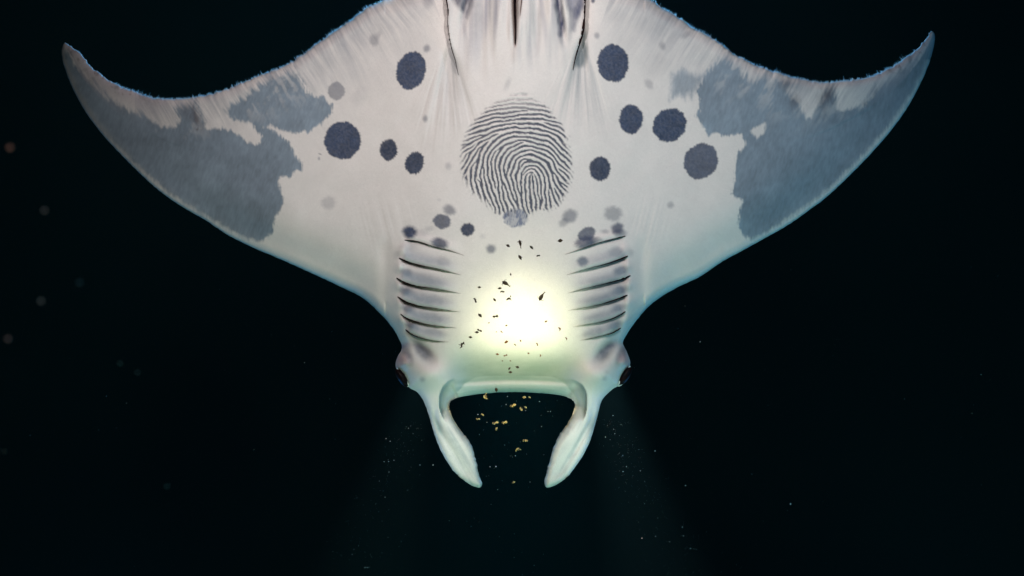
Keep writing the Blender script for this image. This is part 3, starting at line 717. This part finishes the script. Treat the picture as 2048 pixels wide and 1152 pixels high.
# ------------------------------------------------------------------ build the body: one continuous closed mesh
def build_body():
    G = 1.7
    x0, y0 = outline[:, 0].min() - 4, outline[:, 1].min() - 4
    nx = int((outline[:, 0].max() + 4 - x0) / G) + 1; ny = int((outline[:, 1].max() + 4 - y0) / G) + 1
    # scanline inside test
    ins = np.zeros((ny, nx), bool)
    ax, ay = outline[:, 0], outline[:, 1]; bx, by = np.roll(ax, -1), np.roll(ay, -1)
    gx = x0 + np.arange(nx) * G
    for j in range(ny):
        y = y0 + j * G + 1e-5
        m = (ay > y) != (by > y)
        if not m.any(): continue
        xs = np.sort(ax[m] + (y - ay[m]) / (by[m] - ay[m]) * (bx[m] - ax[m]))
        ins[j] = (np.searchsorted(xs, gx) % 2) == 1
    cell = ins[:-1, :-1] | ins[1:, :-1] | ins[:-1, 1:] | ins[1:, 1:]
    used = np.zeros((ny, nx), bool)
    used[:-1, :-1] |= cell; used[1:, :-1] |= cell; used[:-1, 1:] |= cell; used[1:, 1:] |= cell
    vid = -np.ones((ny, nx), int); vid[used] = np.arange(used.sum())
    jj, ii = np.where(used)
    X = x0 + ii * G; Y = y0 + jj * G; isin = ins[used]
    n = len(X)
    D = np.zeros(n); A = np.zeros(n); TR = np.zeros(n, bool)
    find = kd.find
    for k in range(n):
        co, i, d_ = find((X[k], Y[k], 0))
        D[k] = d_; A[k] = arc[i]; TR[k] = trail[i]
        if not isin[k]:
            X[k], Y[k] = co[0], co[1]
    D[~isin] = 0
    h = height(X, Y, D)
    edge = ~isin
    h[edge] = 0
    ridge = bilinear(FPH, X, Y)
    h = h - 0.55 * np.clip(ridge, -1, 1) * (D > 5)
    bn = bend(X, Y)
    uu = np.abs(X - XC)
    bn = bn + 34 * np.exp(-(D / 55) ** 2) * (~TR) * (1 - smooth(520, 760, uu)) * smooth(200, 330, uu) * (Y > 0)
    hf = h - bn
    # back surface
    u = np.abs(X - XC)
    Tb = (16 + 34 * np.exp(-(u / 260) ** 2)) * (1 - .55 * smooth(760, 830, Y)) * np.clip(smooth(-200, -80, Y) + .12, 0, 1)
    tb = np.clip(D / np.maximum(6, Tb * .9), 0, 1)
    hb = -Tb * np.sqrt(1 - (1 - tb) ** 2) - bn - 1.0

    def pos(hh):
        dep = DIST - hh * PX
        return np.stack([(X - 1024) / F_PX * dep, dep - DIST, (576 - Y) / F_PX * dep], 1)
    vf = pos(hf); vb = pos(hb)[isin]
    bid = np.arange(n); bid[isin] = n + np.arange(isin.sum())
    cj, ci = np.where(cell)
    a = vid[cj, ci]; b = vid[cj, ci + 1]; c = vid[cj + 1, ci + 1]; d = vid[cj + 1, ci]
    qf = np.stack([a, d, c, b], 1)
    qb = np.stack([bid[a], bid[b], bid[c], bid[d]], 1)
    both = (~isin[a]) & (~isin[b]) & (~isin[c]) & (~isin[d])
    qf = qf[~both]; keep = ~both; qb = qb[keep]
    me = mesh_np('body', np.concatenate([vf, vb]), np.concatenate([qf, qb]))
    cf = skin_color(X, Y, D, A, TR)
    edge_dark = np.exp(-(D / 2.2) ** 2) * (u > 250)
    cf = cf * (1 - .45 * edge_dark[:, None]) + np.array([0.10, 0.13, 0.18]) * .45 * edge_dark[:, None]
    cb = np.tile(np.array([0.03, 0.035, 0.045]), (isin.sum(), 1)) * (1 + .3 * vnoise(X[isin], Y[isin], 20, seed=141))[:, None]
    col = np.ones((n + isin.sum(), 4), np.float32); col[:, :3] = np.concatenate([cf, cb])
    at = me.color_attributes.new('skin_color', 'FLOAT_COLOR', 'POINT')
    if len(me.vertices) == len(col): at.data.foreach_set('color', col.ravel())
    return me, (X, Y, hf)


manta = bpy.data.objects.new('manta_ray', None); C.objects.link(manta); manta.location = (0, 0, 0)
manta.empty_display_size = 0.3
tag(manta, 'white bellied manta ray with dark spots and a fingerprint-like mark on its belly', 'manta ray')
body_me, (BX, BY, BH) = build_body()
body = link('body', body_me, MAT_SKIN, manta)
kb = kdtree.KDTree(len(BX[::3]))
for i, (a, b) in enumerate(zip(BX[::3], BY[::3])): kb.insert((a, b, 0), i)
kb.balance()
BHs = BH[::3]


def surf(px, py):
    return float(np.mean([BHs[i] for co, i, d in kb.find_n((px, py, 0), 4)]))


def dark_ribbon(name, s, width, depth=5):
    """a dark opening along a line; width(t) in pixel units"""
    L = len(s); tn = np.gradient(s, axis=0); tn /= np.hypot(*tn.T)[:, None]
    nr = np.stack([-tn[:, 1], tn[:, 0]], 1)
    hs_ = np.array([max(surf(*s[i]), surf(*(s[i] - nr[i] * 2.2)), surf(*(s[i] + nr[i] * 2.2))) for i in range(L)])
    hs_ = np.maximum(hs_, np.convolve(np.pad(hs_, 2, mode='edge'), np.ones(5) / 5, 'valid')) + 0.4
    verts, faces = [], []
    for i in range(L):
        w = width(i / (L - 1)) * (1 + 0.06 * math.sin(i * 0.7 + s[0][0]))
        hh = hs_[i]
        for q, off in ((-1, 0.0), (-.5, .45), (0, .6), (.5, .45), (1, 0.0)):
            p = s[i] + nr[i] * w * q
            verts.append(P(p[0], p[1], hh + off))
        verts.append(P(s[i][0], s[i][1], hh - depth))
    for i in range(L - 1):
        for j in range(4): faces.append((i * 6 + j, i * 6 + j + 1, i * 6 + 7 + j, i * 6 + 6 + j))
        faces.append((i * 6 + 4, i * 6 + 5, i * 6 + 11, i * 6 + 10)); faces.append((i * 6 + 5, i * 6, i * 6 + 6, i * 6 + 11))
    return link(name, mesh_np(name, np.array(verts), np.array(faces)), MAT_SLIT, manta)


for k, s in enumerate(SLITS):
    dark_ribbon('gill_slit', s, lambda t: SLIT_W[k] * (min(1, (t + .03) / 0.14) ** .8) * max(0, 1 - t / 0.60) ** 1.15 * 0.48 + 0.12 + 0.18 * (1 - t))
dark_ribbon('pelvic_fold_shadow', SEAM_L, lambda t: 0.25 + 2.3 * max(0, 1 - t / .5) ** .8 + 0.7 * max(0, 1 - t) ** .7 * (t > .3))  # dark ribbon standing in for the shadow in the deep fold
dark_ribbon('pelvic_fold_shadow', SEAM_R, lambda t: 0.25 + 1.9 * max(0, 1 - t) ** .5 + 1.4 * math.exp(-((t - .66) / .12) ** 2))  # likewise a painted fold shadow, on the other side
dark_ribbon('vent_slit', spline([(1029, -70), (1029.5, -20), (1029.5, 20), (1031, 55), (1031, 90)], 3, False), lambda t: 0.3 + 3.2 * (1 - t) ** .8)
dark_ribbon('vent_slit', spline([(1046, -60), (1044.5, -10), (1042, 15), (1040, 32)], 3, False), lambda t: 0.25 + 1.1 * (1 - t))


def ellipsoid(name, cx, cy, h, rl, rw, rd, ang, mat, parent, seg=28):
    verts, faces = [], []
    c, s = math.cos(math.radians(ang)), math.sin(math.radians(ang))
    rings = seg // 2
    for i in range(rings + 1):
        ph = math.pi * i / rings
        for j in range(seg):
            th = 2 * math.pi * j / seg
            a, b, e = math.cos(ph) * rl, math.sin(ph) * math.cos(th) * rw, math.sin(ph) * math.sin(th) * rd
            verts.append(P(cx + a * c - b * s, cy + a * s + b * c, h + e))
    for i in range(rings):
        for j in range(seg):
            faces.append((i * seg + j, i * seg + (j + 1) % seg, (i + 1) * seg + (j + 1) % seg, (i + 1) * seg + j))
    return link(name, mesh_np(name, np.array(verts), np.array(faces)), mat, parent)


def tube(name, pts, radii, hs, mat, parent, seg=8):
    pts = np.array(pts, float)
    verts, faces = [], []
    n = len(pts); tn = np.gradient(pts, axis=0); tn /= np.hypot(*tn.T)[:, None]
    for i in range(n):
        for j in range(seg):
            th = 2 * math.pi * j / seg
            q = pts[i] + np.array([-tn[i, 1], tn[i, 0]]) * math.cos(th) * radii[i]
            verts.append(P(q[0], q[1], hs[i] + math.sin(th) * radii[i]))
    for i in range(n - 1):
        for j in range(seg): faces.append((i * seg + j, i * seg + (j + 1) % seg, (i + 1) * seg + (j + 1) % seg, (i + 1) * seg + j))
    return link(name, mesh_np(name, np.array(verts), np.array(faces)), mat, parent)


for mir, (ex, ey, ang) in ((0, (804, 756, 57)), (1, (1250.5, 752, -57))):
    eye = ellipsoid('eye', ex, ey, 22, 21.5, 8.5, 12, ang, MAT_EYE, manta)
    if not mir:
        ln = spline([(794, 737), (801, 745.5), (808, 755), (814.5, 765), (817.5, 773), (810, 771)], 2, False)
    else:
        ln = spline([(1261, 732), (1253, 741), (1246.5, 750), (1241.5, 760), (1236.5, 772), (1246, 768)], 2, False)
    n = len(ln); rad = [0.5 + 1.5 * math.sin(math.pi * min(1, (i + 1) / n * 1.05)) ** .7 if i < n - 1 else .3 for i in range(n)]
    tube('eyelid', ln, [max(r, .35) for r in rad], [24 + 4 * math.sin(math.pi * i / n) for i in range(n)], MAT_LID, manta)

# the ragged fringe of fine filaments on the rear margins
fv, ff = [], []
ti = np.where(trail)[0]
rs = random.Random(4)
for i in ti:
    x, y = outline[i]
    u = abs(x - XC)
    if u > 800: continue
    for rep in range(2):
        if rs.random() > 0.42: continue
        nx_, ny_ = nrm[i]
        if ny_ > 0: nx_, ny_ = -nx_, -ny_
        # filaments lean towards the tail
        lean = (-1 if x < XC else 1) * rs.uniform(-0.2, 0.6)
        dx, dy = nx_ + tan[i][0] * lean * .6, ny_ + tan[i][1] * lean * .6
        L = rs.uniform(1.5, 5.0) + (rs.random() < .05) * rs.uniform(3, 7)
        w = rs.uniform(.35, .8); ln = math.hypot(dx, dy); dx, dy = dx / ln, dy / ln
        b = -float(bend(np.array([x]), np.array([y]))[0])
        k = len(fv)
        bx_, by_ = x - dx * 2.5, y - dy * 2.5
        fv += [P(bx_ - dy * w, by_ + dx * w, b + 1), P(bx_ + dy * w, by_ - dx * w, b + 1), P(bx_, by_, b + 1 + w * 2),
               P(bx_ + dx * (L + 2.5), by_ + dy * (L + 2.5), b + 1 + rs.uniform(-1, 2))]
        ff += [(k, k + 2, k + 3), (k + 2, k + 1, k + 3), (k + 1, k, k + 3)]
fr = link('fin_fringe', mesh_np('fin_fringe', np.array(fv), None, np.array(ff)), MAT_FRINGE, manta)
tag(fr, kind='stuff')

# ------------------------------------------------------------------ plankton
def blob_mesh(name, spine, radii, extras=(), seg=10, seed=0):
    """a small creature: a bent tapered trunk with thin limbs; unit length 1 along x"""
    r = random.Random(seed)
    verts, faces = [], []

    def chain(sp, rd, sg):
        sp = [Vector(p) for p in sp]; base = len(verts); n = len(sp)
        for i in range(n):
            t = (sp[min(i + 1, n - 1)] - sp[max(i - 1, 0)]).normalized()
            side = t.cross(Vector((0.13, 1, 0.07))).normalized(); up = t.cross(side).normalized()
            for j in range(sg):
                th = 2 * math.pi * j / sg
                k = rd[i] * (1 + r.uniform(-.14, .14))
                verts.append(sp[i] + side * math.cos(th) * k + up * math.sin(th) * k)
        for i in range(n - 1):
            for j in range(sg): faces.append((base + i * sg + j, base + i * sg + (j + 1) % sg, base + (i + 1) * sg + (j + 1) % sg, base + (i + 1) * sg + j))
    chain(spine, radii, seg)
    for e in extras: chain(e[0], e[1], 5)
    return mesh_np(name, np.array(verts), np.array(faces))


def arcpts(n, bendk, L=1.0):
    return [((i / (n - 1) - .5) * L, 0, bendk * (1 - (2 * i / (n - 1) - 1) ** 2)) for i in range(n)]


KINDS = {
    'oval': lambda: blob_mesh('oval_plankton', arcpts(8, .08), [.02, .2, .30, .34, .31, .24, .13, .02], [([(-.4, 0, 0), (-.62, 0, .12), (-.75, 0, .10)], [.07, .03, .01])], seed=1),
    'copepod': lambda: blob_mesh('copepod', arcpts(9, .05), [.02, .13, .19, .20, .17, .12, .07, .05, .02],
                                 [([(-.3, 0, .05), (-.32, 0, .3), (-.15, 0, .42)], [.05, .03, .01]), ([(-.3, 0, 0), (-.35, 0, -.25), (-.2, 0, -.38)], [.05, .03, .01]),
                                  ([(.4, 0, 0), (.58, 0, .1)], [.04, .01]), ([(.4, 0, 0), (.6, 0, -.08)], [.04, .01])], seed=2),
    'crescent': lambda: blob_mesh('shrimp_larva', arcpts(9, .42), [.02, .12, .17, .19, .18, .15, .11, .07, .02],
                                  [([(-.05, 0, .36), (0, 0, .15), (.06, 0, .08)], [.04, .03, .01]), ([(.1, 0, .36), (.18, 0, .16)], [.04, .01])], seed=3),
    'leaf': lambda: blob_mesh('plankton_flake', arcpts(8, .02), [.02, .12, .22, .26, .24, .18, .09, .01], [([(.1, 0, .1), (.16, 0, .38)], [.1, .02])], seed=4),
    'hook': lambda: blob_mesh('hooked_plankton', [(-.45, 0, .12), (-.25, 0, .3), (0, 0, .2), (.12, 0, 0), (.3, 0, -.18), (.45, 0, -.1)], [.05, .19, .17, .15, .22, .06],
                              [([(.1, 0, 0), (-.1, 0, -.16)], [.08, .03])], seed=5),
    'splayed': lambda: blob_mesh('splayed_plankton', [(-.1, 0, .3), (.1, 0, .15), (.3, 0, .25), (.35, 0, .5)], [.06, .13, .15, .04],
                                 [([(.1, 0, .15), (-.1, 0, 0), (-.45, 0, .05)], [.13, .09, .03]), ([(.05, 0, .05), (.02, 0, -.3), (-.25, 0, -.5)], [.12, .10, .04]), ([(.3, 0, .25), (.5, 0, .1)], [.1, .03])], seed=6),
    'cluster': lambda: blob_mesh('plankton_cluster', [(-.5, 0, -.05), (-.35, 0, 0), (-.15, 0, -.02), (-.02, 0, .03), (.15, 0, .06), (.35, 0, .04), (.5, 0, 0)], [.05, .20, .17, .09, .20, .17, .04],
                                 [([(.2, 0, .1), (.3, 0, .34)], [.09, .04]), ([(-.2, 0, 0), (-.12, 0, -.3)], [.1, .03])], seed=7),
}
NAMES = {'oval': 'plankton', 'copepod': 'copepod', 'crescent': 'shrimp_larva', 'leaf': 'plankton_flake', 'hook': 'hooked_plankton', 'splayed': 'splayed_plankton', 'cluster': 'plankton_cluster'}
CAT = {'oval': 'plankton', 'copepod': 'copepod', 'crescent': 'shrimp larva', 'leaf': 'plankton', 'hook': 'plankton', 'splayed': 'plankton', 'cluster': 'plankton'}
cache = {}


def plankton(kind, px, py, size, ang, mat, label, group, h=330):
    key = (kind, mat.name)
    if key not in cache:
        me = KINDS[kind](); me.materials.append(mat); cache[key] = me
    o = bpy.data.objects.new(NAMES[kind], cache[key]); C.objects.link(o)
    o.location = P(px, py, h)
    dep = (DIST - h * PX) / DIST
    r = random.Random(int(px * 7 + py * 13))
    s = size * PX * dep
    o.scale = (s, s * r.uniform(.7, 1.0), s * r.uniform(.85, 1.15))
    o.rotation_euler = (r.uniform(-.5, .5), math.radians(ang), r.uniform(-.25, .25))
    tag(o, label, CAT[kind], group)
    return o


GD, GG, GM = 'dark plankton in front of the throat', 'golden plankton in front of the open mouth', 'brown plankton in the torch glare'
DARK = [
    ('oval', 1016, 492, 8, 30, 'small dark oval plankton, nearest below the hatched patch on its tail side'),
    ('copepod', 1040, 488, 15, 80, 'upright long dark copepod with a trailing tail, topmost above the glare'),
    ('leaf', 1063, 495, 9.5, 45, 'dark tilted flake just beyond the upright copepod, nearer the right gills'),
    ('leaf', 1040, 515, 11, 60, 'dark slanted sliver directly below the upright copepod'),
    ('hook', 1077, 512, 7, -50, 'tiny dark knot between the slanted sliver and the right gill slits'),
    ('oval', 1121, 482, 9, -10, 'blurred dark grey plankton near the inner end of the highest right gill slit'),
    ('oval', 1021, 549, 5, 80, 'thin faint dark thread alone between the upper group and the glare'),
    ('copepod', 1012, 568, 17, 32, 'long dark slanting copepod at the top edge of the yellow glare'),
    ('oval', 1000, 577, 7.5, -10, 'dark oval plankton tucked just under the long slanting copepod'),
    ('hook', 1005, 584, 8.5, -30, 'dark bent plankton, lowest of the three beside the slanting copepod'),
    ('oval', 959, 575, 6.5, 0, 'small flat dark oval near the inner end of the left third gill slit'),
    ('hook', 950, 601, 10, 35, 'dark hooked plankton near the inner ends of the left gill slits'),
    ('oval', 989, 600, 7.5, 50, 'dark round plankton midway between the hooked one and the horseshoe one'),
    ('crescent', 1018, 601, 9.5, 0, 'dark horseshoe shaped larva on the upper rim of the white glare'),
    ('oval', 1021, 593, 4, 80, 'tiny dark thread right above the horseshoe shaped larva'),
    ('copepod', 1084, 593, 18, -58, 'long spiky dark copepod alone on the right upper rim of the glare'),
    ('leaf', 960, 631, 10, 45, 'dark leaf shaped flake on the left rim of the glare'),
    ('cluster', 991, 633, 11, 0, 'dark squat plankton with a stub below, inside the left of the glare'),
    ('cluster', 959, 661, 10, 30, 'upper dark lump of the touching pair beside the left lowest gills'),
    ('oval', 954, 665, 7.5, 0, 'lower flat half of the touching pair beside the left lowest gills'),
    ('oval', 941, 675, 7, 10, 'small dark oval between the touching pair and the splayed plankton'),
    ('splayed', 923, 690, 13, 0, 'black splayed plankton with three arms beside the lowest left gill slit'),
    ('leaf', 1019, 737, 7, -50, 'small black flake below the glare, upper of the three near the lip'),
    ('oval', 1035, 735, 7, 20, 'black round plankton below the glare on the right of its trio'),
    ('oval', 1021, 745, 7, 0, 'black oval below the glare, lowest of its trio above the lip'),
    ('oval', 992, 780, 8, 80, 'black drop shaped plankton hanging over the edge of the lower lip')]
BROWN = [
    ('oval', 978, 646, 4, 0, 'tiny brown speck below the squat dark plankton in the glare'),
    ('leaf', 1013, 651, 5.5, -20, 'small olive flake near the middle of the white glare'),
    ('hook', 1003, 664, 5.5, 0, 'pale brown bent speck low in the middle of the white glare'),
    ('oval', 993, 664, 3, 0, 'tiniest pale speck in the middle of the white glare'),
    ('leaf', 1092, 643, 7, -20, 'pale thin brown flake in the right of the white glare'),
    ('crescent', 1117, 659, 8, 70, 'brown crescent larva at the right rim of the glare'),
    ('crescent', 1131, 678, 6.5, 70, 'small brown crescent larva outermost beside the right lower gill slits'),
    ('leaf', 1013, 684, 10, -30, 'reddish brown leaf shaped flake low in the white glare'),
    ('oval', 1041, 682, 5, 60, 'tiny brown drop above the centre of the lower glare'),
    ('hook', 1030, 690, 5, 0, 'tiny brown forked speck just below the tiny drop in the glare'),
    ('hook', 1074, 689, 7, 30, 'brown knobbly plankton in the right lower part of the glare'),
    ('oval', 995, 709, 7, 10, 'orange brown round plankton at the lower left rim of the glare'),
    ('cluster', 1011, 711, 8.5, -10, 'brown double lump next to the orange round plankton'),
    ('oval', 1057, 707, 4.5, 20, 'faint orange speck at the lower middle rim of the glare'),
    ('crescent', 1079, 711, 6, 100, 'faint brown curled speck at the lower right rim of the glare'),
    ('oval', 1005, 722, 3.5, 0, 'tiny brown dot below the orange round plankton'),
    ('oval', 1021, 722, 4, 10, 'tiny flat brown dot above the black trio near the lip')]
GOLD = [
    ('crescent', 975, 792, 14, -100, 'large amber crescent larva just under the left part of the lip'),
    ('oval', 1049, 795, 8, 0, 'bright golden oval just under the middle of the lip'),
    ('oval', 1059, 795, 5.5, 30, 'small golden companion of the bright oval under the lip'),
    ('cluster', 1026, 811, 15, -15, 'two lobed bright golden plankton high in the mouth opening'),
    ('cluster', 1042, 818, 10, 70, 'bright yellow double drop beside the two lobed plankton'),
    ('oval', 1051, 815, 6, 30, 'dull golden speck on the far side of the yellow double drop'),
    ('hook', 965, 830, 8, 0, 'upper orange plankton of the pair near the left head fin'),
    ('cluster', 956, 838, 9.5, 10, 'lower orange plankton of the pair near the left head fin'),
    ('cluster', 991, 846, 15, -5, 'wide golden cluster in the middle of the mouth opening'),
    ('cluster', 1009, 845, 13, 0, 'thin golden cluster level with the wide one in the mouth opening'),
    ('leaf', 993, 858, 9.5, -60, 'pale golden upright flake directly below the wide golden cluster'),
    ('hook', 1051, 882, 12, -30, 'spiny golden plankton deeper between the two head fins'),
    ('crescent', 1037, 902, 13, -20, 'golden crescent larva lowest of those between the fin blades'),
    ('leaf', 1027, 965, 9, -25, 'lone orange flake level with the tips of the head fins')]
for k, x, y, s, a, lb in DARK: plankton(k, x, y, s * 1.1, a, MAT_UNLIT, lb, GD)
for k, x, y, s, a, lb in BROWN: plankton(k, x, y, s, a, MAT_BROWN, lb, GM)
for k, x, y, s, a, lb in GOLD: plankton(k, x, y, s * .9, a, MAT_LIT, lb, GG, h=200)

# ------------------------------------------------------------------ drifting motes close to the lens (they blur into discs)
motes = [(20, 295, 1.0, (0.62, 0.30, 0.22), 'brightest reddish mote, high at the dark outer edge beyond the left fin'),
         (89, 421, .7, (0.5, 0.42, 0.4), 'grey mote below the reddish one, beyond the left fin'),
         (82, 602, .7, (0.4, 0.42, 0.42), 'grey mote halfway down the dark water beyond the left fin'),
         (16, 678, .7, (0.5, 0.36, 0.34), 'pinkish mote at the outer edge below the left fin'),
         (159, 565, .5, (0.2, 0.36, 0.42), 'dim bluish mote under the middle of the left fin'),
         (240, 727, .5, (0.25, 0.42, 0.42), 'dim mote, upper of the close pair under the left fin'),
         (275, 745, .5, (0.25, 0.42, 0.42), 'dim mote, lower of the close pair under the left fin'),
         (8, 903, .5, (0.3, 0.36, 0.3), 'dim greenish mote low at the outer edge under the left fin'),
         (334, 973, .45, (0.2, 0.6, 0.6), 'faint teal mote lowest under the left fin')]
for i, (x, y, k, colr, lb) in enumerate(motes):
    mt = principled('mote_%s' % 'abcdefghi'[i], colr, 0.7, 0.2, (200, tuple(c * .7 for c in colr)))
    bpy.ops.mesh.primitive_ico_sphere_add(subdivisions=2, radius=1)
    o = bpy.context.object; o.name = 'drifting_mote'
    rr = random.Random(i)
    for v in o.data.vertices: v.co *= rr.uniform(.8, 1.15)
    dep = 0.62 if i < 5 else 0.8
    o.location = ((x - 1024) / F_PX * dep, dep - DIST, (576 - y) / F_PX * dep)
    o.scale = [0.0015 * k] * 3
    o.data.materials.append(mt)
    tag(o, lb, 'mote', 'out of focus motes near the lens')

# ------------------------------------------------------------------ marine snow in the light shafts
sv, sf = [], []
rs = np.random.RandomState(12)


def speck(x, y, h, r, top=0):
    if y < top: return
    k = len(sv); c = P(x, y, h); r = r * PX
    q = rs.rand(6) * .6 + .7
    for v, m_ in zip(((1, 0, 0), (-1, 0, 0), (0, 1, 0), (0, -1, 0), (0, 0, 1), (0, 0, -1)), q):
        sv.append(c + Vector(v) * r * m_)
    for f in ((0, 2, 4), (2, 1, 4), (1, 3, 4), (3, 0, 4), (2, 0, 5), (1, 2, 5), (3, 1, 5), (0, 3, 5)):
        sf.append(tuple(k + i for i in f))


for _ in range(340):     # shaft beside the right head fin
    t = rs.rand() ** 1.4; x = 1212 + t * 170 + rs.randn() * (8 + 45 * t); y = 812 + t * 350 + rs.randn() * 18
    speck(x, y, rs.uniform(10, 120), rs.choice([.18, .28, .45, .8], p=[.6, .28, .09, .03]), 838)
for _ in range(200):      # shaft beside the left head fin
    t = rs.rand() ** 1.3; x = 838 - t * 140 + rs.randn() * (8 + 40 * t); y = 818 + t * 320 + rs.randn() * 18
    speck(x, y, rs.uniform(10, 120), rs.choice([.18, .28, .45, .75], p=[.6, .28, .09, .03]), 838)
for _ in range(60):      # between the head fins
    speck(rs.uniform(930, 1125), rs.uniform(800, 1150), rs.uniform(-80, 60), rs.choice([.3, .5, .8], p=[.5, .35, .15]))
for _ in range(130):     # anywhere
    speck(rs.uniform(0, 2048), rs.uniform(520, 1152), rs.uniform(-300, 60), rs.choice([.3, .45, .7], p=[.6, .3, .1]))
for x, y, r in ((1060, 964, 1.1), (992, 933, 1.3), (866, 930, 1.2), (772, 877, 1.2), (840, 930, 1.0), (1226, 831, 1.2), (1211, 874, 1.2), (1246, 943, 1.1), (1367, 1072, 1.0), (1381, 1097, 1.1),
                (1365, 1054, 1.1), (1310, 902, 1.1), (1371, 971, 1.1), (730, 1135, 1.2), (735, 1135, .9), (1015, 793, .9), (1012, 809, 1.1), (1096, 823, .9), (1101, 823, .9), (1079, 803, .9), (1083, 853, .8), (956, 829, 1.2),
                (1581, 1008, 1.8), (777, 923, .9)):
    speck(x, y, 20, r)
snow = link('marine_snow', mesh_np('marine_snow', np.array(sv), None, np.array(sf)), MAT_SNOW)
tag(snow, 'fine pale marine snow sparkling in the dark water below the head', kind='stuff')
